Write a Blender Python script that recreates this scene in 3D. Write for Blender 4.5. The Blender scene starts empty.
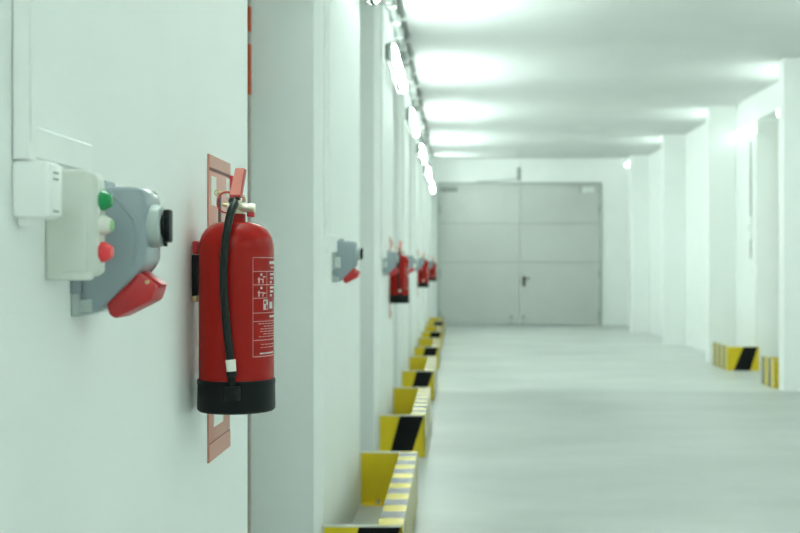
import bpy, bmesh, math, random
from mathutils import Vector, Matrix
random.seed(7)
S = bpy.context.scene
COL = S.collection
# ------------------------------------------------------------------ camera
cd = bpy.data.cameras.new('camera'); cam = bpy.data.objects.new('camera', cd); COL.objects.link(cam)
cam.location = (0, 0, 1.4); cam.rotation_euler = (math.pi/2, 0, 0)
cd.sensor_width = 36; cd.lens = 1111/800*36
cd.shift_x = -55/800; cd.shift_y = 0
cd.dof.use_dof = True; cd.dof.focus_distance = 2.30; cd.dof.aperture_fstop = 5.0
cd.clip_start = 0.05
S.camera = cam
# ------------------------------------------------------------------ world, exposure
w = bpy.data.worlds.new('world'); S.world = w; w.use_nodes = True
w.node_tree.nodes['Background'].inputs[0].default_value = (.75, .9, .82, 1)
w.node_tree.nodes['Background'].inputs[1].default_value = .3
S.view_settings.view_transform = 'Standard'; S.view_settings.look = 'None'
S.view_settings.gamma = 1; S.view_settings.use_curve_mapping = False
S.view_settings.exposure = 1.60
S.cycles.diffuse_bounces = 8; S.cycles.max_bounces = 14
LAMP_COLOUR = (.85, 1.0, .93)
LAMP_POWER = 25.0

# ------------------------------------------------------------------ materials
def mat(name, col, rough=.5, metal=0, spec=.5, noise=0, nscale=8, bump=0, bscale=60, ior=1.5, stretch=None, coat=0):
    m = bpy.data.materials.new(name); m.use_nodes = True
    nt = m.node_tree; p = nt.nodes['Principled BSDF']
    p.inputs['Base Color'].default_value = (*col, 1); p.inputs['Roughness'].default_value = rough
    p.inputs['Metallic'].default_value = metal; p.inputs['IOR'].default_value = ior
    p.inputs['Specular IOR Level'].default_value = spec
    p.inputs['Coat Weight'].default_value = coat; p.inputs['Coat Roughness'].default_value = .08
    tc = nt.nodes.new('ShaderNodeTexCoord'); mp = nt.nodes.new('ShaderNodeMapping')
    nt.links.new(tc.outputs['Object'], mp.inputs[0])
    if stretch: mp.inputs['Scale'].default_value = stretch
    if noise:
        n = nt.nodes.new('ShaderNodeTexNoise'); n.inputs['Scale'].default_value = nscale; n.inputs['Detail'].default_value = 5
        nt.links.new(mp.outputs[0], n.inputs['Vector'])
        r = nt.nodes.new('ShaderNodeValToRGB')
        r.color_ramp.elements[0].position = .3; r.color_ramp.elements[1].position = .7
        r.color_ramp.elements[0].color = (*[c*(1-noise) for c in col], 1)
        r.color_ramp.elements[1].color = (*[min(1, c*(1+noise)) for c in col], 1)
        nt.links.new(n.outputs['Fac'], r.inputs[0]); nt.links.new(r.outputs[0], p.inputs['Base Color'])
    if bump:
        n2 = nt.nodes.new('ShaderNodeTexNoise'); n2.inputs['Scale'].default_value = bscale; n2.inputs['Detail'].default_value = 4
        nt.links.new(mp.outputs[0], n2.inputs['Vector'])
        b = nt.nodes.new('ShaderNodeBump'); b.inputs['Strength'].default_value = bump; b.inputs['Distance'].default_value = .002
        nt.links.new(n2.outputs['Fac'], b.inputs['Height']); nt.links.new(b.outputs[0], p.inputs['Normal'])
    return m

def emit(name, col, s):
    m = bpy.data.materials.new(name); m.use_nodes = True; nt = m.node_tree
    p = nt.nodes['Principled BSDF']
    p.inputs['Base Color'].default_value = (.9, .9, .9, 1)
    p.inputs['Emission Color'].default_value = (*col, 1); p.inputs['Emission Strength'].default_value = s
    n = nt.nodes.new('ShaderNodeTexNoise'); n.inputs['Scale'].default_value = 3
    mr = nt.nodes.new('ShaderNodeMapRange'); mr.inputs[3].default_value = s*.97; mr.inputs[4].default_value = s*1.03
    nt.links.new(n.outputs['Fac'], mr.inputs[0]); nt.links.new(mr.outputs[0], p.inputs['Emission Strength'])
    return m

def floor_material():
    m = bpy.data.materials.new('floor_paint'); m.use_nodes = True; nt = m.node_tree; L = nt.links
    p = nt.nodes['Principled BSDF']
    g = nt.nodes.new('ShaderNodeNewGeometry'); sx = nt.nodes.new('ShaderNodeSeparateXYZ'); L.new(g.outputs['Position'], sx.inputs[0])
    mp = nt.nodes.new('ShaderNodeMapping'); mp.inputs['Scale'].default_value = (.40, .75, 1); L.new(g.outputs['Position'], mp.inputs[0])
    n = nt.nodes.new('ShaderNodeTexNoise'); n.inputs['Scale'].default_value = 1.3; n.inputs['Detail'].default_value = 7; n.inputs['Roughness'].default_value = .6
    L.new(mp.outputs[0], n.inputs['Vector'])
    r = nt.nodes.new('ShaderNodeValToRGB'); r.color_ramp.elements[0].position = .3; r.color_ramp.elements[1].position = .72
    r.color_ramp.elements[0].color = (.44, .475, .455, 1); r.color_ramp.elements[1].color = (.69, .725, .70, 1)
    L.new(n.outputs['Fac'], r.inputs[0])
    # floor colour steps paler beyond the joint
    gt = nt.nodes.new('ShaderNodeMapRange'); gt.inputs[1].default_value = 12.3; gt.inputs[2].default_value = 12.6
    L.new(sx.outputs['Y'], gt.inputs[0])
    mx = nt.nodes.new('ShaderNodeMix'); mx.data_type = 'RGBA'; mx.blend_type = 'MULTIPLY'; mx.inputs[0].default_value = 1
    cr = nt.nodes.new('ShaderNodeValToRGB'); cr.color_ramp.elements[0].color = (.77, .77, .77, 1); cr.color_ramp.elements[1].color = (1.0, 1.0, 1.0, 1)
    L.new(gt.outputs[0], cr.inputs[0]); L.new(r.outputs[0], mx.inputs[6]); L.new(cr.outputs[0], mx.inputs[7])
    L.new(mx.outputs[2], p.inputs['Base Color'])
    rr = nt.nodes.new('ShaderNodeMapRange'); rr.inputs[3].default_value = .24; rr.inputs[4].default_value = .50
    L.new(n.outputs['Fac'], rr.inputs[0]); L.new(rr.outputs[0], p.inputs['Roughness'])
    n2 = nt.nodes.new('ShaderNodeTexNoise'); n2.inputs['Scale'].default_value = 9; n2.inputs['Detail'].default_value = 3
    L.new(g.outputs['Position'], n2.inputs['Vector'])
    b = nt.nodes.new('ShaderNodeBump'); b.inputs['Strength'].default_value = .12; b.inputs['Distance'].default_value = .004
    L.new(n2.outputs['Fac'], b.inputs['Height']); L.new(b.outputs[0], p.inputs['Normal'])
    return m

M = dict(
    wall=mat('white_wall_paint', (.86, .885, .87), .6, noise=.012, nscale=3, bump=.12, bscale=25, spec=.3),
    wallr=mat('white_wall_paint_right', (.86, .885, .87), .6, noise=.012, nscale=3, bump=.12, bscale=25, spec=.3),
    ceil=mat('ceiling_paint', (.60, .62, .61), .7, noise=.02, nscale=2, spec=.2),
    recess=mat('recess_grey_paint', (.30, .33, .31), .6, noise=.03),  # added grey on unseen backs, lowers the light bounced to the jambs
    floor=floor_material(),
    door=mat('grey_door_paint', (.54, .56, .535), .5, noise=.03, nscale=2, spec=.35),
    seam=mat('door_seam', (.30, .34, .32), .6, noise=.05),
    dframe=mat('door_frame_grey', (.42, .46, .43), .5, noise=.03),
    black=mat('black_plastic', (.004, .007, .0065), .42, spec=.22, noise=.2, nscale=30),
    blackm=mat('black_metal', (.005, .006, .006), .45, spec=.25, noise=.2, nscale=30),
    red=mat('extinguisher_red', (.35, .008, .005), .24, noise=.04, nscale=3, spec=.2),
    lever=mat('lever_red', (.74, .25, .20), .35, noise=.05, nscale=20),  # pale red has the lever's reflected light put into it
    redtab=mat('red_plastic', (.52, .025, .03), .35, noise=.06, nscale=30),
    panel=mat('faded_red_panel', (.57, .25, .19), .35, noise=.04, nscale=10),  # base red made pale to carry the panel's sheen
    paneld=mat('panel_seam_dark', (.16, .05, .045), .5, noise=.1),
    brass=mat('nickel_brass', (.72, .70, .56), .3, metal=.6, noise=.05, nscale=40),
    gold=mat('gold_brass', (.60, .50, .28), .35, metal=.7, noise=.08, nscale=40),
    ferrule=mat('ferrule_white_metal', (.80, .80, .72), .4, metal=.2, noise=.05, nscale=60),
    hose=mat('hose_rubber', (.002, .009, .007), .3, spec=.3, noise=.2, nscale=60),
    print_=mat('label_print', (.86, .56, .54), .5, noise=.05, nscale=60),
    printw=mat('label_print_white', (.90, .86, .84), .5, noise=.03, nscale=60),
    sock=mat('socket_grey_plastic', (.29, .35, .385), .22, noise=.03, nscale=12, coat=.3),
    sockl=mat('socket_light_grey_plastic', (.42, .48, .47), .35, noise=.04, nscale=20),
    box=mat('control_box_grey', (.68, .71, .65), .5, noise=.03, nscale=10),
    white=mat('white_plastic', (.87, .89, .87), .45, noise=.02, nscale=12),
    sticker=mat('white_sticker', (.72, .76, .72), .5, noise=.03),
    stickg=mat('sticker_print_grey', (.25, .28, .28), .5, noise=.1),
    green=mat('green_button', (.0, .28, .075), .25, noise=.06, nscale=40, coat=.4),
    greenpale=mat('pale_green_lens', (.28, .55, .24), .3, noise=.06, nscale=40),
    redb=mat('red_button', (.75, .02, .03), .25, noise=.06, nscale=40, coat=.4),
    steel=mat('grey_steel', (.50, .53, .51), .4, metal=.5, noise=.06, nscale=15),
    yellow=mat('guard_yellow', (.74, .55, .008), .4, noise=.04, nscale=8),
    yellowi=mat('guard_yellow_gloss', (.76, .60, .05), .22, noise=.05, nscale=8, ior=1.7),
    gblack=mat('guard_black', (.005, .006, .006), .5, spec=.2, noise=.2, nscale=8),
    gblackg=mat('guard_black_gloss', (.06, .06, .045), .26, noise=.2, nscale=8, ior=1.9),
    edge=mat('guard_bare_edge', (.72, .72, .62), .35, noise=.05, nscale=30),
    lamp=emit('lamp_diffuser', LAMP_COLOUR, LAMP_POWER),
    lamp_small=emit('small_lamp_diffuser', LAMP_COLOUR, LAMP_POWER*.17), lamp_dim=emit('dim_lamp_diffuser', LAMP_COLOUR, LAMP_POWER*.024),
    housing=mat('lamp_housing_grey', (.35, .38, .36), .45, noise=.04, nscale=15),
    pipe=mat('galvanised_conduit', (.10, .115, .105), .4, metal=.3, noise=.1, nscale=14),
    cable=mat('pale_cable', (.22, .25, .235), .5, noise=.05, nscale=20),
    orange=mat('orange_red_tape', (.52, .075, .012), .5, noise=.08, nscale=20),
    post=mat('post_brown_grey', (.42, .37, .33), .5, noise=.1, nscale=12),
)

# ------------------------------------------------------------------ mesh builder
class MB:
    def __init__(s): s.bm = bmesh.new(); s.mats = []
    def _mi(s, m):
        if m not in s.mats: s.mats.append(m)
        return s.mats.index(m)
    def _take(s, tmp, m, smooth):
        i = s._mi(m)
        bmesh.ops.recalc_face_normals(tmp, faces=tmp.faces[:])
        me = bpy.data.meshes.new('tmp'); tmp.to_mesh(me); tmp.free()
        n0 = len(s.bm.faces); s.bm.from_mesh(me); bpy.data.meshes.remove(me)
        s.bm.faces.ensure_lookup_table()
        for f in s.bm.faces[n0:]: f.material_index = i; f.smooth = smooth
    def box(s, x0, x1, y0, y1, z0, z1, m, bev=0, seg=2):
        t = bmesh.new(); bmesh.ops.create_cube(t, size=1)
        for v in t.verts: v.co = Vector(((x0+x1)/2+v.co.x*(x1-x0), (y0+y1)/2+v.co.y*(y1-y0), (z0+z1)/2+v.co.z*(z1-z0)))
        if bev: bmesh.ops.bevel(t, geom=t.edges[:], offset=bev, segments=seg, profile=.5, affect='EDGES')
        s._take(t, m, bool(bev)); return s
    def prism(s, pts, axis, a, b, m, bev=0, seg=2, smooth=False):
        """pts 2-D; axis 'x': (y,z), 'y': (x,z), 'z': (x,y)"""
        t = bmesh.new()
        def P(p, h): return {'x': (h, p[0], p[1]), 'y': (p[0], h, p[1]), 'z': (p[0], p[1], h)}[axis]
        lo = [t.verts.new(P(p, a)) for p in pts]; hi = [t.verts.new(P(p, b)) for p in pts]
        t.faces.new(lo); t.faces.new(hi[::-1]); n = len(pts)
        for i in range(n): t.faces.new((lo[i], hi[i], hi[(i+1) % n], lo[(i+1) % n]))
        bmesh.ops.recalc_face_normals(t, faces=t.faces[:])
        if bev: bmesh.ops.bevel(t, geom=t.edges[:], offset=bev, segments=seg, profile=.5, affect='EDGES')
        s._take(t, m, smooth or bool(bev)); return s
    def lathe(s, prof, m, origin=(0, 0, 0), direction=(0, 0, 1), n=32, smooth=True):
        t = bmesh.new(); R = Vector((0, 0, 1)).rotation_difference(Vector(direction).normalized()).to_matrix(); o = Vector(origin)
        rings = []
        for r, z in prof:
            if r < 1e-6: rings.append([t.verts.new(o+R@Vector((0, 0, z)))])
            else: rings.append([t.verts.new(o+R@Vector((r*math.cos(2*math.pi*k/n), r*math.sin(2*math.pi*k/n), z))) for k in range(n)])
        for A, B in zip(rings, rings[1:]):
            for k in range(n):
                k2 = (k+1) % n
                if len(A) == 1 and len(B) == 1: continue
                if len(A) == 1: t.faces.new((A[0], B[k], B[k2]))
                elif len(B) == 1: t.faces.new((A[k], A[k2], B[0]))
                else: t.faces.new((A[k], A[k2], B[k2], B[k]))
        if len(rings[0]) > 1: t.faces.new(rings[0][::-1])
        if len(rings[-1]) > 1: t.faces.new(rings[-1])
        s._take(t, m, smooth); return s
    def cyl(s, a, b, r, m, n=20, bev=0, r2=None):
        a = Vector(a); b = Vector(b); L = (b-a).length; r2 = r if r2 is None else r2
        pr = [(r, 0), (r2, L)] if not bev else [(max(r-bev, 1e-4), 0), (r, bev), (r2, L-bev), (max(r2-bev, 1e-4), L)]
        return s.lathe(pr, m, a, b-a, n, smooth=True)
    def tube(s, pts, r, m, n=12, closed=False):
        t = bmesh.new(); P = [Vector(p) for p in pts]; N = len(P); rings = []; prev = None
        for i, p in enumerate(P):
            d = (P[(i+1) % N]-P[i-1]) if closed else (P[min(i+1, N-1)]-P[max(i-1, 0)])
            d.normalize()
            u = prev - d*prev.dot(d) if prev is not None else d.orthogonal()
            if u.length < 1e-5: u = d.orthogonal()
            u.normalize(); prev = u; v = d.cross(u)
            rings.append([t.verts.new(p+r*(math.cos(2*math.pi*k/n)*u+math.sin(2*math.pi*k/n)*v)) for k in range(n)])
        for i in range(N if closed else N-1):
            A, B = rings[i], rings[(i+1) % N]
            for k in range(n): t.faces.new((A[k], A[(k+1) % n], B[(k+1) % n], B[k]))
        if not closed: t.faces.new(rings[0][::-1]); t.faces.new(rings[-1])
        s._take(t, m, True); return s
    def build(s, name, parent=None, origin=None, kind=None):
        me = bpy.data.meshes.new(name)
        if origin is not None: bmesh.ops.translate(s.bm, verts=s.bm.verts[:], vec=-Vector(origin))
        s.bm.to_mesh(me); s.bm.free()
        for m in s.mats: me.materials.append(m)
        o = bpy.data.objects.new(name, me); COL.objects.link(o)
        if origin is not None: o.location = origin
        if parent is not None: o.parent = parent
        if kind: o['kind'] = kind
        try:
            me.set_sharp_from_angle(angle=math.radians(38))
        except Exception: pass
        return o

def tag(o, label, cat, group=None):
    o['label'] = label; o['category'] = cat
    if group: o['group'] = group
    return o
def thing(name, loc, label, cat, group=None):
    o = bpy.data.objects.new(name, None); COL.objects.link(o); o.location = loc; o.empty_display_size = .05
    return tag(o, label, cat, group)
def copy_tree(o, parent=None, kids=None):
    kids = kids if kids is not None else [(c, c.parent) for c in bpy.data.objects if c.parent]
    c = o.copy(); COL.objects.link(c); c.parent = parent
    for ch, pa in kids:
        if pa == o: copy_tree(ch, c, kids)
    return c
def smooth_path(pts, k=6):
    P = [Vector(p) for p in pts]; out = []
    for i in range(len(P)-1):
        p0, p1, p2, p3 = P[max(i-1, 0)], P[i], P[i+1], P[min(i+2, len(P)-1)]
        for j in range(k):
            t = j/k
            out.append(.5*((2*p1)+(-p0+p2)*t+(2*p0-5*p1+4*p2-p3)*t*t+(-p0+3*p1-3*p2+p3)*t**3))
    return out+[P[-1]]

# ------------------------------------------------------------------ the setting
WL, PITCH, SEG = -.56, 3.48, 1.87
YB, YF = -6.0, 26.3            # back and far ends
ZC, ZE, YSTEP = 3.75, 3.96, 23.75
WR, FIN = 4.10, 3.71
starts = [1.2+PITCH*k for k in range(-2, 8)]

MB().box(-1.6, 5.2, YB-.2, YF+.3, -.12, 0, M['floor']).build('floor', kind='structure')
c = MB().prism([(YB-.2, ZC), (YSTEP, ZC), (YSTEP, ZE), (YF+.3, ZE), (YF+.3, ZE+.2), (YB-.2, ZE+.2)], 'x', -1.6, 5.2, M['ceil'])
c.build('ceiling', kind='structure')
# left wall: zig-zag plan of wide piers and door-deep recesses, lintels over the recesses
RB = -.96; ch = .035
pts = [(-1.5, YB)]
y0 = YB
pts.append((RB, YB))
for s0 in starts:
    e = min(s0+SEG, YF)
    pts += [(RB, s0), (WL-ch, s0), (WL, s0+ch)]
    if abs(s0-1.2) < .01: e = 3.01
    pts += [(WL, e-.012), (WL-.012, e), (RB, e)] if e < YF else [(WL, e)]
pts.append((-1.5, YF))
wl = MB().prism(pts, 'z', 0, ZE, M['wall'])
prev = YB
for s0 in starts:
    if prev < s0: wl.box(RB-.02, WL-.004, prev-.001, s0+.05, 3.42, ZE, M['wall'])
    prev = s0+SEG
wlo = wl.build('wall_left', kind='structure')
# unseen recess backs, made grey to cut light bounced onto the jambs
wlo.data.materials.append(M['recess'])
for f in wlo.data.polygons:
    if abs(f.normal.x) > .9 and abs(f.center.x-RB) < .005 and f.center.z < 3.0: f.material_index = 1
# right wall with fins and one deep opening
OP0, OP1, OPD = 13.45, 15.13, 4.55
fins = [12.54-3.62*k for k in (4, 3, 2, 1)]+[12.54, 16.23, 19.80, 23.40]
pts = [(5.1, YB)]; pts.append((WR, YB)); FT = .19
for f in fins:
    if f < YB+.1: continue
    pts += [(WR, f), (FIN, f), (FIN, f+FT), (WR, f+FT)]
    if abs(f-12.54) < .01: pts += [(WR, OP0), (OPD, OP0), (OPD, OP1), (WR, OP1)]
pts += [(WR, YF), (5.1, YF)]
wr = MB().prism(pts, 'z', 0, ZE, M['wallr'])
wr.box(WR+.004, OPD+.02, OP0-.02, OP1+.02, 3.40, ZE, M['wallr'])
wr.build('wall_right', kind='structure')
MB().box(-1.6, 5.2, YF, YF+.2, 0, ZE, M['wall']).build('wall_far', kind='structure')
MB().box(-1.6, 5.2, YB-.2, YB, 0, ZE, M['wallr']).build('wall_back', kind='structure')

# far double door
DX0, DX1, DM, DZ = -.366, 3.42, 1.527, 3.34
fr = MB()
fr.box(DX0-.05, DX0, YF-.05, YF, 0, DZ+.05, M['dframe']); fr.box(DX1, DX1+.05, YF-.05, YF, 0, DZ+.05, M['dframe'])
fr.box(DX0, DX1, YF-.05, YF, DZ, DZ+.05, M['dframe'])
dr = fr.build('door_1', kind='structure')
def leaf(x0, x1, hinge_x):
    l = MB(); zs = [.015, 1.50, 2.42, DZ]
    for a, b in zip(zs, zs[1:]): l.box(x0+.006, x1-.006, YF-.04, YF-.001, a+.008, b-.008, M['door'], .004, 1)
    l.box(x0+.008, x1-.008, YF-.03, YF-.001, .02, DZ-.01, M['seam'])
    o = l.build('door_leaf', dr)
    for z in (.25, 1.22, 2.75):
        MB().cyl((hinge_x, YF-.052, z-.1), (hinge_x, YF-.052, z+.1), .016, M['seam']).build('hinge', o)
    return o
lf = leaf(DX0, DM, DX0+.01); rf = leaf(DM, DX1, DX1-.01)
h = MB(); h.box(DM+.075, DM+.125, YF-.052, YF-.04, .93, 1.17, M['blackm'], .004)
h.cyl((DM+.10, YF-.05, 1.12), (DM+.10, YF-.10, 1.12), .014, M['blackm']); h.box(DM+.09, DM+.24, YF-.112, YF-.088, 1.105, 1.135, M['blackm'], .008)
h.build('door_handle', rf)
for lf_, x in ((lf, DM-.2), (rf, DM+.09)):
    b = MB(); b.box(x-.045, x+.045, YF-.07, YF-.04, .19, .235, M['seam'], .006); b.cyl((x, YF-.06, .02), (x, YF-.06, .2), .009, M['seam']); b.build('floor_bolt', lf_)
cl = MB(); cl.box(DX1-.44, DX1-.13, YF-.11, YF-.04, DZ-.20, DZ-.06, M['sticker'], .012); cl.box(DX1-.47, DX1-.435, YF-.115, YF-.04, DZ-.21, DZ-.03, M['seam'], .008)
cl.build('door_closer', rf)
cl = MB(); cl.box(DX0+.02, DX0+.42, YF-.10, YF-.04, DZ-.17, DZ-.07, M['seam'], .012); cl.build('door_closer', lf)
st = thing('door_stay', (DM-.02, YF, DZ+.1), 'dark upright bracket with thin slanting rod above the grey double door', 'door hardware')
b = MB(); b.box(-.035, .035, -.05, -.001, .0, .30, M['seam'], .006); b.build('bracket', st)
b = MB(); b.tube([(-.02, -.045, .03), (-.5, -.045, -.02), (-1.0, -.045, -.04)], .012, M['seam']); b.build('rod', st)

# ------------------------------------------------------------------ lamps
def make_lamp(loc, length, side, label, group, em='lamp'):
    t = thing('wall_lamp', loc, label, 'lamp', group); L = length/2
    hb = MB(); wrap = em != 'lamp'
    if wrap:
        x0, x1 = sorted((side*.001, side*.03)); hb.box(x0, x1, -L, L, -.075, .075, M['white'], .008, 2); hb.build('housing', t)
        d = MB(); prof = [(side*(.028+.085*math.sin(math.pi*k/12)**.6), .070*math.cos(math.pi*k/12)) for k in range(13)]
        d.prism(prof, 'y', -L+.004, L-.004, M[em], bev=.012, seg=2); d.build('diffuser', t)
        for s_ in (-.5, .5):
            k = MB(); k.box(min(side*.02, side*.045), max(side*.02, side*.045), s_*L-.012, s_*L+.012, .068, .084, M['steel'], .003); k.build('clip', t)
        return t
    pan = [(side*a, b) for a, b in ((.001, -.055), (.001, .055), (.03, .072), (.066, .082), (.066, .074), (.018, .064), (.018, -.064), (.066, -.074), (.066, -.082), (.03, -.072))]
    hb.prism(pan, 'y', -L, L, M['housing'])
    for s_ in (-1, 1): hb.prism([(side*a, b) for a, b in ((.001, -.055), (.001, .055), (.03, .072), (.066, .082), (.066, -.082), (.03, -.072))], 'y', s_*L-.006, s_*L+.006, M['housing'])
    hb.build('housing', t)
    # bowl-shaped diffuser seated in the pan
    prof = [(side*(.026+.074*math.sin(math.pi*k/12)**.7), .070*math.cos(math.pi*k/12)) for k in range(13)]
    d = MB(); d.prism(prof, 'y', -L+.01, L-.01, M[em], smooth=True); d.build('diffuser', t)
    for s_ in (-1, 1):
        e = MB(); e.box(min(side*.02, side*.068), max(side*.02, side*.056), s_*(L+.013)-.008, s_*(L+.013)+.008, -.055, .055, M['housing'], .008); e.build('end_cap', t)
    for yy in (-L*.5, L*.5):
        k = MB(); k.box(min(side*.01, side*.04), max(side*.01, side*.072), yy-.012, yy+.012, .0825, .088, M['steel'], .004); k.build('clip', t)
    return t
G = 'row of wall lamps along the left wall'
LL = {-4: 'long wall lamp on the left wall well behind the viewer', -3: 'long wall lamp on the left wall just behind the viewer', -2: 'long wall lamp on the left wall above the big fire extinguisher',
      -1: 'long wall lamp on the left wall above the first floor guard',
      0: 'nearest and largest glowing lamp in view high on the left wall', 1: 'second glowing lamp in view along the left wall, below the pipes',
      2: 'third glowing lamp in view along the left wall', 3: 'fourth glowing lamp along the left wall, just touching the last one',
      4: 'last and smallest glowing lamp on the left wall beside the grey double door'}
lp = None
for k in range(-4, 5):
    loc = (WL, 9.7+3.6*k, 1.4+1.71)
    if lp is None: lp = o = make_lamp(loc, 1.7, 1, LL[k], G)
    else: o = copy_tree(lp); o.location = loc; o['label'] = LL[k]
G = 'lamps on the right wall'
rp = None
for y, lab in ((-1.21, 'wall lamp on the right wall behind the viewer'), (13.27, 'glowing lamp end peeking out behind the nearest right pillar'), (9.65, 'wall lamp on the right wall just outside the picture'), (6.03, 'wall lamp on the right wall level with the nearest floor guard'),
               (2.41, 'wall lamp on the right wall level with the big fire extinguisher'),
               (16.96, 'lamp on the right wall hidden behind the pillar with the floor guard'), (20.53, 'lamp on the right wall hidden behind the third pillar')):
    if rp is None: rp = o = make_lamp((WR, y, 3.30), 1.0, -1, lab, G, 'lamp_small')
    else: o = copy_tree(rp); o.location = (WR, y, 3.30); o['label'] = lab
make_lamp((WR, 15.60, 3.265), 1.18, -1, 'bright white lamp on right wall above the whole yellow and black guard', G, 'lamp_dim')
make_lamp((WR, 25.5, 1.4+2.38), 1.3, -1, 'small glowing lamp beside the far wall right of the double door', G, 'lamp_dim')

# ------------------------------------------------------------------ pipes under the ceiling, left
def conduit(x, z, r, y1, label, m, step):
    t = thing('conduit_pipe', (x, 0, z), label, 'pipe', None)
    MB().cyl((0, YB+.05, 0), (0, y1, 0), r, m, 14).build('pipe', t)
    y = 3.6
    k = 0
    while y < y1-.2:
        b = MB(); b.box(WL-x+.001, r+.012, -.03, .03, -r-.012, r+.012, M['steel'], .004)
        o = b.build('pipe_clamp', t); o.location = (0, y, 0); y += step; k += 1
conduit(-.487, ZC-.045, .026, YSTEP-.05, 'galvanised pipe right under the ceiling edge, outermost along the left wall', M['pipe'], .95)
conduit(-.523, ZC-.125, .020, YSTEP-.05, 'thinner galvanised pipe along the left wall, second below the ceiling', M['pipe'], 1.3)
conduit(-.515, ZC-.215, .028, YSTEP-.05, 'pale pipe along the left wall, lowest of three above the lamps', M['cable'], .6)
G = 'junction boxes among the pipes'
jb = None
for i, (y, lab) in enumerate(((7.95, 'pale junction box on pipes above the near end of the nearest lamp'), (11.35, 'pale junction box on pipes between the first and second left lamps'),
                (14.6, 'pale junction box on pipes between the second and third left lamps'), (18.6, 'pale junction box on pipes between the third and fourth left lamps'))):
    if jb is None:
        jb = o = thing('junction_box', (WL+.05, y, 3.36), lab, 'junction box', G)
        MB().box(-.045, .05, -.09, .09, -.07, .07, M['white'], .01).build('body', o)
        MB().cyl((.0, 0, .065), (.0, 0, .10), .018, M['housing']).build('gland', o)
    else: o = copy_tree(jb); o.location = (WL+.05, y, 3.36); o['label'] = lab

# ------------------------------------------------------------------ floor guards
GX = .34
def make_guard(y0, y1, side, label, group, back=True, GH=.31, FL=.105):
    """side=+1 stands out of the left wall towards +x, -1 the mirror on the right wall"""
    xw = WL if side > 0 else WR; gx = GX if side > 0 else WR-3.665
    t = thing('floor_guard', (xw, y0, 0), label, 'floor guard', group); L = y1-y0; th = .012
    X = lambda d: side*d
    def bx(b, d0, d1, ya, yb, z0, z1, m, bev=0): b.box(min(X(d0), X(d1)), max(X(d0), X(d1)), ya, yb, z0, z1, m, bev, 1)
    for nm, ya in (('front_plate', 0), ('back_plate', L-th))[:2 if back else 1]:
        b = MB(); e = .004
        bx(b, e, gx-e, ya, ya+th, 0, GH-.008, M['yellow'])
        bx(b, e, gx-e, ya-.002, ya+th+.002, GH-.008, GH, M['edge'])
        bx(b, e-.0035, e+.004, ya-.002, ya+th+.002, .0, GH, M['edge'])
        # diagonal black band, wrapped on the camera-facing side of the front plate / outer side of the back plate
        yy = (ya-.0015, ya) if nm == 'front_plate' else (ya+th, ya+th+.0015)
        lo0, lo1, hi0, hi1 = (.075, .235, .155, .33) if side > 0 else (.275, .10, .17, .02)
        b.prism([(X(lo0*gx/.34), .001), (X(lo1*gx/.34), .001), (X(hi1*gx/.34), GH-.009), (X(hi0*gx/.34), GH-.009)], 'y', yy[0], yy[1], M['gblack'])
        b.build(nm, t)
        # bolted foot on the inside
        f = MB(); ys = (th, th+.045) if nm == 'front_plate' else (L-th-.045, L-th)
        bx(f, .02, gx-.03, ys[0], ys[1], 0, .008, M['yellow'])
        f.cyl((X(.11), sum(ys)/2, .008), (X(.11), sum(ys)/2, .03), .013, M['steel'], 6)
        f.build('foot_flange', t)
    # side rail: folded section, yellow and black bands on its top flange and outer face
    r = MB(); y = 0; k = 0; per = .13
    while y < L-1e-4:
        yb = min(y+per, L); top = M['yellowi'] if k % 2 == 0 else M['gblackg']
        bx(r, gx-FL, gx, y, yb, GH-.012, GH+.001, top)
        bx(r, gx-.014, gx, y, yb, .0, GH-.012, top)
        y = yb; k += 1
    r.build('side_rail', t)
    return t
G = 'floor guards along the left wall'
GL = ['nearest yellow and black floor guard on the left, cut by the picture bottom', 'second floor guard along the left wall, broad black diagonal band in full view',
      'third yellow and black floor guard from the viewer along the left wall', 'fourth yellow and black floor guard from the viewer along the left wall',
      'fifth floor guard along the left wall, second before the far door', 'farthest yellow and black floor guard on the left, by the double door']
gp = None
for k in range(6):
    y = 4.68+PITCH*k
    if gp is None: gp = o = make_guard(y, y+SEG, 1, GL[k], G)
    else: o = copy_tree(gp); o.location = (WL, y, 0); o['label'] = GL[k]
G = 'floor guards along the right wall'
make_guard(14.95, 15.80, -1, 'yellow floor guard with black diagonal at the foot of the right pillar under a lamp', G, False, .325, .03)
make_guard(12.75, 13.29, -1, 'striped floor guard half hidden behind the nearest right pillar', G, True, .325, .03)

# ------------------------------------------------------------------ posts with tape in the recess and in the opening
t = thing('marker_post', (-.858, 4.60, 0), 'thin upright with orange-red tape bands in the recess past the near wall corner', 'post', None)
MB().box(-.012, .012, -.012, .012, 0, 3.40, M['post'], .003).build('post', t)
for a, b in ((2.37, 2.475), (2.11, 2.32)):
    MB().box(-.0135, .0135, -.0135, .0135, a, b, M['orange'], .002).build('tape_band', t)
t = thing('marker_post', (4.44, 14.98, 0), 'thin speckled upright in the opening behind the nearest right pillar', 'post', None)
MB().box(-.02, .02, -.02, .02, 0, 3.38, M['post'], .003).build('post', t)
for k in range(9):
    MB().box(-.0215, .0215, -.0215, .0215, .5+.32*k, .62+.32*k, M['gold'], .002).build('tape_band', t)
# small switch on right wall
t = thing('wall_switch', (WR, 15.36, 1.93), 'small pale switch box with thin cable on the right wall below the lamp', 'switch')
MB().box(-.035, 0, -.06, .06, -.16, .16, M['white'], .006).build('body', t)
MB().box(-.042, -.03, -.035, .035, -.05, .05, M['sticker'], .004).build('rocker', t)
MB().tube([(-.012, .0, -.15), (-.012, .0, -.42)], .008, M['cable']).build('cable', t)
MB().tube([(-.012, .0, .15), (-.012, .0, 1.2)], .008, M['cable']).build('cable', t)

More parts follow.
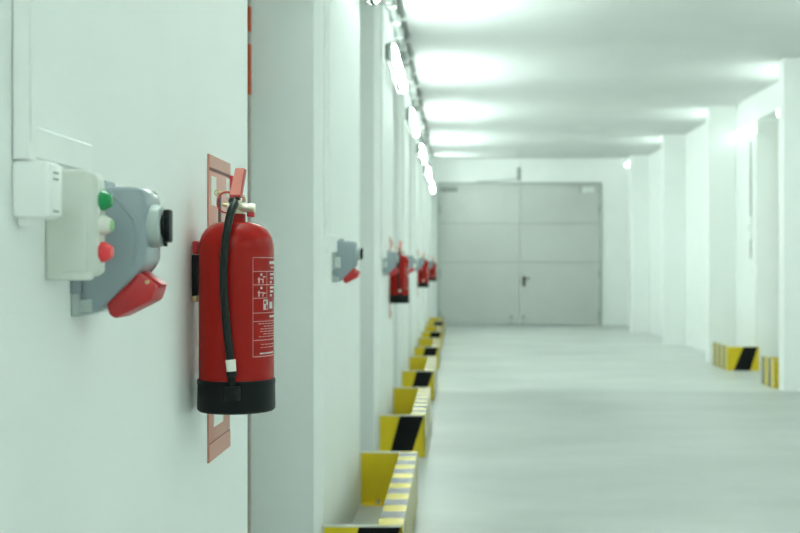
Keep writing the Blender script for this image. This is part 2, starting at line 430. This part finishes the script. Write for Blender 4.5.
# ------------------------------------------------------------------ wall sockets with red flap covers
def make_socket(y, label, group):
    t = thing('power_socket', (WL, y, 1.42), label, 'socket', group); Wd = .085; z0 = 1.42
    P = lambda *q: [(p, z-z0) for p, z in q]
    b = MB(); b.prism(P((.0, 1.327), (.012, 1.327), (.012, 1.52), (.0, 1.52)), 'y', -.006, Wd+.006, M['sockl'], .002, 1); b.build('base_plate', t)
    b = MB()
    prof = P((.004, 1.330), (.030, 1.331), (.044, 1.341), (.098, 1.394), (.108, 1.410), (.1085, 1.496), (.105, 1.510), (.099, 1.516), (.004, 1.520))
    b.prism(prof, 'y', 0, Wd, M['sock'], .007, 3)
    # raised contour rib running round the near face
    b.prism(P((.030, 1.517), (.056, 1.512), (.092, 1.470), (.098, 1.440), (.090, 1.400), (.087, 1.402), (.094, 1.440), (.089, 1.468), (.054, 1.508), (.030, 1.512)), 'y', -.0025, .004, M['sock'], .001, 1)
    b.build('body', t)
    # lower clear-grey catch on the base
    MB().box(.008, .030, -.004, .012, 1.333-z0, 1.352-z0, M['sockl'], .003).box(.0, .016, -.009, .0, 1.36-z0, 1.385-z0, M['sock'], .002).build('catch', t)
    MB().box(.028, .048, .006, Wd-.03, 1.513-z0, 1.527-z0, M['sock'], .004).build('top_gland', t)
    # interlock switch: round base and black grip
    k = MB(); k.lathe([(.032, -.004), (.0325, .004), (.030, .0125), (.025, .0145)], M['sockl'], (.1100, Wd/2-.008, 1.460-z0), (1, 0, 0), 28)
    ko = k.build('rotary_switch', t)
    g = MB(); g.lathe([(.018, 0), (.018, .006)], M['black'], (.1235, Wd/2-.010, 1.460-z0), (1, 0, 0), 24)
    g.box(.1265, .1365, Wd/2-.020, Wd/2+.002, 1.436-z0, 1.485-z0, M['black'], .003); g.box(.1255, .1305, Wd/2-.013, Wd/2-.005, 1.430-z0, 1.440-z0, M['black'], .001)
    g.build('grip', ko)
    # red hinged flap standing off the sloping face
    f = MB()
    f.prism(P((.046, 1.346), (.092, 1.391), (.098, 1.388), (.120, 1.371), (.113, 1.350), (.060, 1.323), (.050, 1.329)), 'y', .010, Wd-.010, M['redtab'], .004, 2)
    f.prism(P((.090, 1.391), (.096, 1.394), (.125, 1.373), (.119, 1.367)), 'y', .026, Wd-.026, M['redtab'], .0015, 1)
    fo = f.build('flap_cover', t); fo['label'] = 'red flap cover'
    MB().cyl((.107, .008, 1.377-z0), (.107, Wd-.008, 1.377-z0), .003, M['gold'], 10).build('hinge_pin', fo)
    # rating sticker on the near face
    s = MB(); s.box(.014, .036, -.0008, .0005, 1.395-z0, 1.442-z0, M['sticker'])
    for i in range(4): s.box(.021+.001*(i % 2), .029, -.0013, -.0005, 1.401+.0095*i-z0, 1.406+.0095*i-z0, M['stickg'])
    s.build('sticker', t)
    return t
def make_trunk_box(y, label, group):
    t = thing('cable_box', (WL, y, 1.4975), label, 'cable box', group)
    b = MB(); b.box(0, .047, -.022, .023, -.0365, .0365, M['white'], .006, 3); b.build('body', t)
    l = MB(); l.box(.044, .0495, -.018, .020, -.033, .033, M['white'], .002)
    for z in (.022, .014, -.027): l.box(.0445, .0502, -.012, .006, z-.0012, z+.0012, M['stickg'])
    l.build('lid', t)
    MB().box(.006, .018, -.016, .0, -.046, -.034, M['white'], .002).build('knockout', t)
    return t
def make_trunk(y, label, group):
    t = thing('cable_trunking', (WL+.0008, y, 1.535), label, 'cable trunking', group)
    b = MB(); b.box(0, .024, -.022, -.002, .0, ZC-.16-1.535-.13, M['white'], .002, 1); b.build('riser', t)
    b = MB(); b.box(0, .007, .004, .27, .008, .050, M['white'], .002, 1); b.build('branch', t)
    return t
SL = ['large grey power socket with red flap behind the three-button box', 'grey power socket with white sticker and red flap above the nearest floor guard',
      'grey power socket with red flap just left of the second fire extinguisher', 'grey power socket half hidden behind the second fire extinguisher',
      'small grey power socket just left of the third fire extinguisher', 'small grey power socket between the third and fourth fire extinguishers', 'tiny grey power socket just before the farthest fire extinguisher']
BL = ['white cable box left of the three-button control box', 'white cable box at the upper left of the stickered socket', 'white cable box beside the socket left of the second extinguisher',
      'white cable box of the socket hidden behind the second extinguisher', 'white cable box beside the socket left of the third extinguisher', 'white cable box of the socket between third and fourth extinguishers', 'white cable box of the farthest socket']
TL = ['white trunking rising on the near left wall from the large cable box', 'white trunking above the stickered socket on the second pier', 'white trunking above the socket left of the second extinguisher',
      'white trunking above the socket hidden behind the second extinguisher', 'white trunking above the socket left of the third extinguisher', 'white trunking above the socket between third and fourth extinguishers', 'white trunking above the farthest socket']
sp = make_socket(1.625, SL[0], 'power sockets along the left wall')
bp = make_trunk_box(1.424, BL[0], 'cable boxes along the left wall')
tp = make_trunk(1.424, TL[0], 'cable trunking along the left wall')
kids = [(c_, c_.parent) for c_ in bpy.data.objects if c_.parent]
for k in range(1, 7):
    for p_, L_ in ((sp, SL), (bp, BL), (tp, TL)):
        o = copy_tree(p_, None, kids); o.location = p_.location+Vector((0, PITCH*k-(.03 if p_ is sp and k == 1 else 0)-(.07 if False else 0), 0)); o['label'] = L_[k]
        if p_ is not sp: o.location.y -= .11
# three-button control box (nearest pier only)
t = thing('control_box', (WL, 1.517, 1.457), 'grey control box with green, white and red push buttons', 'control box')
b = MB(); b.box(0, .058, 0, .030, -.076, .076, M['box'], .005, 3); b.build('body', t)
b = MB(); b.prism([(.054, -.072), (.066, -.070), (.0735, -.064), (.0735, .060), (.068, .071), (.054, .0745)], 'y', .0, .030, M['box'], .003, 2); b.build('lid', t)
MB().box(.024, .066, -.0012, .003, -.0745, -.064, M['box'], .001, 1).build('lip', t)
for z, m, tip, nm in ((.034, M['green'], M['green'], 'green push button'), (.0, M['ferrule'], M['greenpale'], 'metal push button with pale green lens'), (-.037, M['redb'], M['redb'], 'red push button')):
    b = MB(); b.lathe([(.0145, 0), (.0145, .0045), (.0095, .0135), (.0085, .0145)], m, (.0725, .0135, z), (1, 0, 0), 24)
    b.lathe([(.0084, 0), (.0078, .0015), (.0, .002)], tip, (.0868, .0135, z), (1, 0, 0), 24)
    o = b.build('push_button', t); o['label'] = nm

# ------------------------------------------------------------------ red wall panels, sheen put into their colour
def make_panel(y, label, group):
    t = thing('fire_point_panel', (WL, y, .955), label, 'panel', group); Wd, H = .235, .70
    b = MB(); b.box(0, .004, 0, Wd, 0, H, M['panel'], .001, 2); b.build('board', t)
    b = MB(); b.box(.003, .0055, .001, Wd-.001, H-.030, H-.001, M['panel'], .0008, 1); b.box(.003, .0045, .002, Wd-.002, H-.037, H-.030, M['paneld']); b.build('header_strip', t)
    b = MB(); b.box(.003, .0055, .001, Wd-.001, .001, .041, M['panel'], .0008, 1); b.box(.003, .0045, .002, Wd-.002, .041, .044, M['paneld']); b.build('footer_strip', t)
    for (a0, a1, z0, z1) in ((.023, .075, .585, .652), (.19, .23, .615, .66), (.09, .16, .530, .549), (.05, .15, .075, .12)):
        MB().box(.0035, .005, a0, a1, z0, z1, M['sticker']).build('sticker', t)
    MB().box(.0035, .0062, .100, .124, .53, .622, M['black'], .001, 1).build('slot', t)
    MB().box(.001, .012, Wd-.004, Wd+.012, H-.085, H-.03, M['redtab'], .003).build('hasp', t)
    return t

# ------------------------------------------------------------------ fire extinguishers
AX, AY = -.466, 2.37
def make_bracket(y, label, group):
    t = thing('wall_bracket', (WL, y, 1.39), label, 'bracket', group)
    b = MB(); b.box(.0008, .0125, -.012, .03, -.055, .035, M['blackm'], .002, 1); b.build('plate', t)
    b = MB(); b.box(.001, .0132, -.012, .012, -.065, -.05, M['gold'], .002, 1); b.build('catch', t)
    b = MB(); b.box(.002, .0135, -.010, .022, .036, .064, M['redtab'], .002, 1); b.build('hook', t)
    return t
def make_ext(label, group):
    zb = 1.093
    t = thing('fire_extinguisher', (AX, AY, zb), label, 'fire extinguisher', group)
    q = lambda z: z-zb
    R = .079
    prof = [(R, q(1.12)), (R, q(1.437))]
    for k in range(1, 11):
        a = math.pi/2*k/10
        prof.append((.019+(R-.019)*math.cos(a)**.75 if k < 10 else .019, q(1.437)+.058*math.sin(a)))
    prof += [(.019, q(1.512))]
    b = MB(); b.lathe(prof, M['red'], n=64)
    body = b.build('cylinder', t)
    b = MB(); b.lathe([(.070, 0), (.078, .001), (.0818, .005), (.0822, .012), (.0815, q(1.150)), (.0822, q(1.152)), (.0822, q(1.160)), (.0805, q(1.162)), (.0775, q(1.162))], M['black'], n=64)
    b.lathe([(.0, .004), (.070, .004), (.071, 0)], M['black'], n=48)
    sk = b.build('base_skirt', t); sk['label'] = 'black rubber base skirt'
    # valve
    b = MB(); b.lathe([(.015, q(1.508)), (.0165, q(1.512)), (.0165, q(1.52)), (.012, q(1.523)), (.012, q(1.553)), (.010, q(1.556))], M['brass'], n=24)
    b.cyl((-.018, -.006, q(1.528)), (.028, -.006, q(1.524)), .0095, M['brass'], 20, .001)
    b.cyl((.026, -.006, q(1.5245)), (.041, -.006, q(1.523)), .0105, M['brass'], 12, .0015)
    b.cyl((-.030, .002, q(1.532)), (-.016, .002, q(1.530)), .004, M['gold'], 12)
    b.cyl((.0, -.01, q(1.536)), (.0, -.034, q(1.536)), .009, M['brass'], 16, .001)
    v = b.build('valve', t)
    MB().cyl((.024, -.006, q(1.512)), (.039, -.006, q(1.5105)), .006, M['redtab'], 12).build('valve_plug', v)
    # squeeze lever (channel section leaning back) and dark grip under it
    b = MB()
    def slab(x0a, x1a, x0b, x1b, ya, yb, za, zc, th, m):
        tt = bmesh.new()
        vs = [tt.verts.new(p) for p in ((x0a, ya, za), (x1a, ya, za), (x1b, yb, zc), (x0b, yb, zc), (x0a, ya+th, za), (x1a, ya+th, za), (x1b, yb+th, zc), (x0b, yb+th, zc))]
        for f in ((0, 1, 2, 3), (7, 6, 5, 4), (0, 4, 5, 1), (1, 5, 6, 2), (2, 6, 7, 3), (3, 7, 4, 0)): tt.faces.new([vs[i] for i in f])
        bmesh.ops.bevel(tt, geom=tt.edges[:], offset=.0008, segments=2, affect='EDGES'); b._take(tt, m, True)
    slab(-.008, .0145, -.0005, .0190, -.034, -.012, q(1.549), q(1.609), .004, M['lever'])  # front and left painted pale for reflected light, right side stays redder
    slab(.0130, .0150, .0180, .0200, -.034, -.012, q(1.549), q(1.607), .022, M['redtab'])
    slab(-.0085, -.0065, -.001, .001, -.034, -.012, q(1.549), q(1.607), .022, M['lever'])
    b.box(-.0085, .0150, -.035, -.012, q(1.5455), q(1.551), M['redtab'], .001, 1)
    lv = b.build('squeeze_lever', t); lv['label'] = 'faded red squeeze lever'
    b = MB(); b.box(-.0095, .010, -.030, .020, q(1.5405), q(1.546), M['black'], .0015, 1); b.box(-.011, .011, .01, .05, q(1.540), q(1.550), M['redtab'], .002, 1); b.build('carry_grip', t)
    # pin, wire and red pull ring
    b = MB(); b.cyl((-.042, -.002, q(1.557)), (.004, -.002, q(1.559)), .0028, M['gold'], 12); b.tube([(-.040+.006*math.cos(a), -.002, q(1.557)+.006*math.sin(a)) for a in [2*math.pi*i/16 for i in range(16)]], .0015, M['gold'], 8, True)
    b.tube([(.008, -.03, q(1.552)), (.022, -.03, q(1.549)), (.024, -.028, q(1.540)), (.016, -.026, q(1.536))], .0012, M['gold'], 8)
    b.build('safety_pin', t)
    b = MB(); b.tube([(-.017+.0200*math.cos(a), -.018+.006*math.sin(a), q(1.536)+.0225*math.sin(a)) for a in [2*math.pi*i/40 for i in range(40)]], .0018, M['redtab'], 8, True); b.build('pull_ring', t)
    # hose
    px = lambda x, y, Y: ((x-455)*Y/1111-AX, Y-AY, 1.4+(266-y)*Y/1111-zb)
    pts = [(0.002, -.030, q(1.536)), (.0, -.045, q(1.537)), px(234.6, 203.5, 2.312), px(231.5, 210, 2.296), px(228, 224, 2.284), px(225, 245, 2.278), px(223.6, 270, 2.277), px(224.2, 298, 2.277), px(226.5, 325, 2.278), px(229.3, 350, 2.278), px(230.6, 361, 2.278)]
    b = MB(); b.tube(smooth_path(pts, 7), .0086, M['hose'], 16); ho = b.build('hose', t); ho['label'] = 'dark green-black rubber hose'
    b = MB(); a_, c_ = px(230.5, 359, 2.278), px(231.5, 371, 2.278); b.cyl(a_, c_, .0102, M['ferrule'], 20, .001); b.cyl(px(230.5, 360, 2.278), px(230.6, 361.5, 2.278), .0108, M['ferrule'], 20); b.build('ferrule', ho)
    b = MB(); b.lathe([(.0095, 0), (.0105, .003), (.0105, .010), (.0075, .013), (.0075, .055)], M['black'], px(231.5, 370.6, 2.278), (.004, 0, -1), 20); b.build('nozzle', ho)
    b = MB(); z1, z0 = q(1.4-(386-266)*2.278/1111), q(1.4-(400-266)*2.278/1111)
    xc = px(232.6, 390, 2.278)[0]
    b.lathe([(.0155, z0), (.016, z0+.002), (.016, z1-.002), (.0155, z1), (.0085, z1)], M['black'], (xc, -.092, 0), (0, 0, 1), 24); b.box(xc-.010, xc+.010, -.09, -.076, z0+.002, z1-.002, M['black'], .002); b.build('nozzle_holder', t)
    # printed label wrapped round the cylinder
    r = R+.0004
    pl = MB()
    def patch(a0, a1, z0_, z1_, m, rr=r):
        tt = bmesh.new(); n = max(1, int(abs(a1-a0)/4)+1); row = []
        for i in range(n+1):
            a = math.radians(a0+(a1-a0)*i/n); row.append([tt.verts.new((rr*math.sin(a), -rr*math.cos(a), z)) for z in (z0_, z1_)])
        for A, B in zip(row, row[1:]): tt.faces.new((A[0], B[0], B[1], A[1]))
        # give it thickness
        g = bmesh.ops.solidify(tt, geom=tt.faces[:], thickness=.0003)
        pl._take(tt, m, True)
    Z = lambda y: q(1.4+(266-y)/469*.968)
    A0, A1 = 36, 150; lw = .0015
    for y in (257, 271, 284.5, 313, 321.5, 340.5, 357): patch(A0, A1, Z(y)-lw/2, Z(y)+lw/2, M['print_'])
    for a in (A0, A1): patch(a-.4, a+.4, Z(357), Z(257), M['print_'])
    patch(A0, 63, Z(298)-lw/2, Z(298)+lw/2, M['print_']); patch(62.6, 63.4, Z(298), Z(271), M['print_'])
    # pictogram cells: figure with extinguisher
    for yc in (278, 291.5):
        up = 1 if yc < 285 else -1
        patch(44, 56, Z(yc+1)-.001, Z(yc+1)+.0015, M['print_']); patch(45, 48, Z(yc+5), Z(yc-1), M['print_']); patch(53, 55.5, Z(yc+5), Z(yc+1), M['print_'])
        patch(49, 53, Z(yc-2.5), Z(yc-5), M['printw']); patch(54, 60, Z(yc-1.5*up)-.0012, Z(yc-1.5*up)+.0012, M['printw'])
        for j in range(3): patch(72, 90-6*j, Z(yc-4+4*j)-.0022, Z(yc-4+4*j)+.0022, M['printw'])
    patch(70, 96, Z(262)-.003, Z(262)+.003, M['printw']); patch(74, 92, Z(267)-.0015, Z(267)+.0015, M['print_'])
    patch(55, 66, Z(310), Z(299.5), M['printw']); patch(56.5, 60, Z(304), Z(301), M['red'], r+.0004); patch(61, 64.5, Z(309), Z(305), M['red'], r+.0004); patch(60.5, 61.2, Z(310), Z(299.5), M['red'], r+.0004)
    patch(70, 80, Z(309), Z(302), M['printw'])
    patch(70, 94, Z(317)-.002, Z(317)+.002, M['printw'])
    random.seed(3)
    for i in range(6):
        y = 324+2.6*i; a = 42+random.uniform(0, 14)
        while a < 100:
            w_ = random.uniform(3, 8); patch(a, a+w_, Z(y)-.0008, Z(y)+.0008, M['print_']); a += w_+1.4
    for i in range(2):
        y = 345+3*i; a = 50
        while a < 96:
            w_ = random.uniform(3, 7); patch(a, a+w_, Z(y)-.0007, Z(y)+.0007, M['print_']); a += w_+1.3
    patch(48, 84, Z(354)-.0016, Z(354)+.0016, M['printw'])
    pl.build('printed_label', body)
    return t
EL = ['big red fire extinguisher with black hose in the foreground', 'second red fire extinguisher along the left wall, right of a grey socket',
      'third red fire extinguisher along the left wall, small and blurred', 'farthest and smallest red fire extinguisher on the left wall']
PL = ['faded red panel with pale stickers behind the big fire extinguisher', 'thin red panel edge behind the second fire extinguisher', 'red panel behind the third fire extinguisher', 'red panel behind the farthest fire extinguisher']
KL = ['black wall bracket holding the big foreground fire extinguisher', 'black wall bracket holding the second fire extinguisher', 'black wall bracket holding the third fire extinguisher', 'black wall bracket holding the farthest fire extinguisher']
ep = make_ext(EL[0], 'fire extinguishers along the left wall'); pp = make_panel(2.51, PL[0], 'red panels along the left wall'); kp = make_bracket(AY, KL[0], 'extinguisher brackets along the left wall')
kids = [(c_, c_.parent) for c_ in bpy.data.objects if c_.parent]
for k in range(1, 4):
    for p_, L_ in ((ep, EL), (pp, PL), (kp, KL)):
        o = copy_tree(p_, None, kids); o.location = p_.location+Vector((0, 2*PITCH*k, 0)); o['label'] = L_[k]
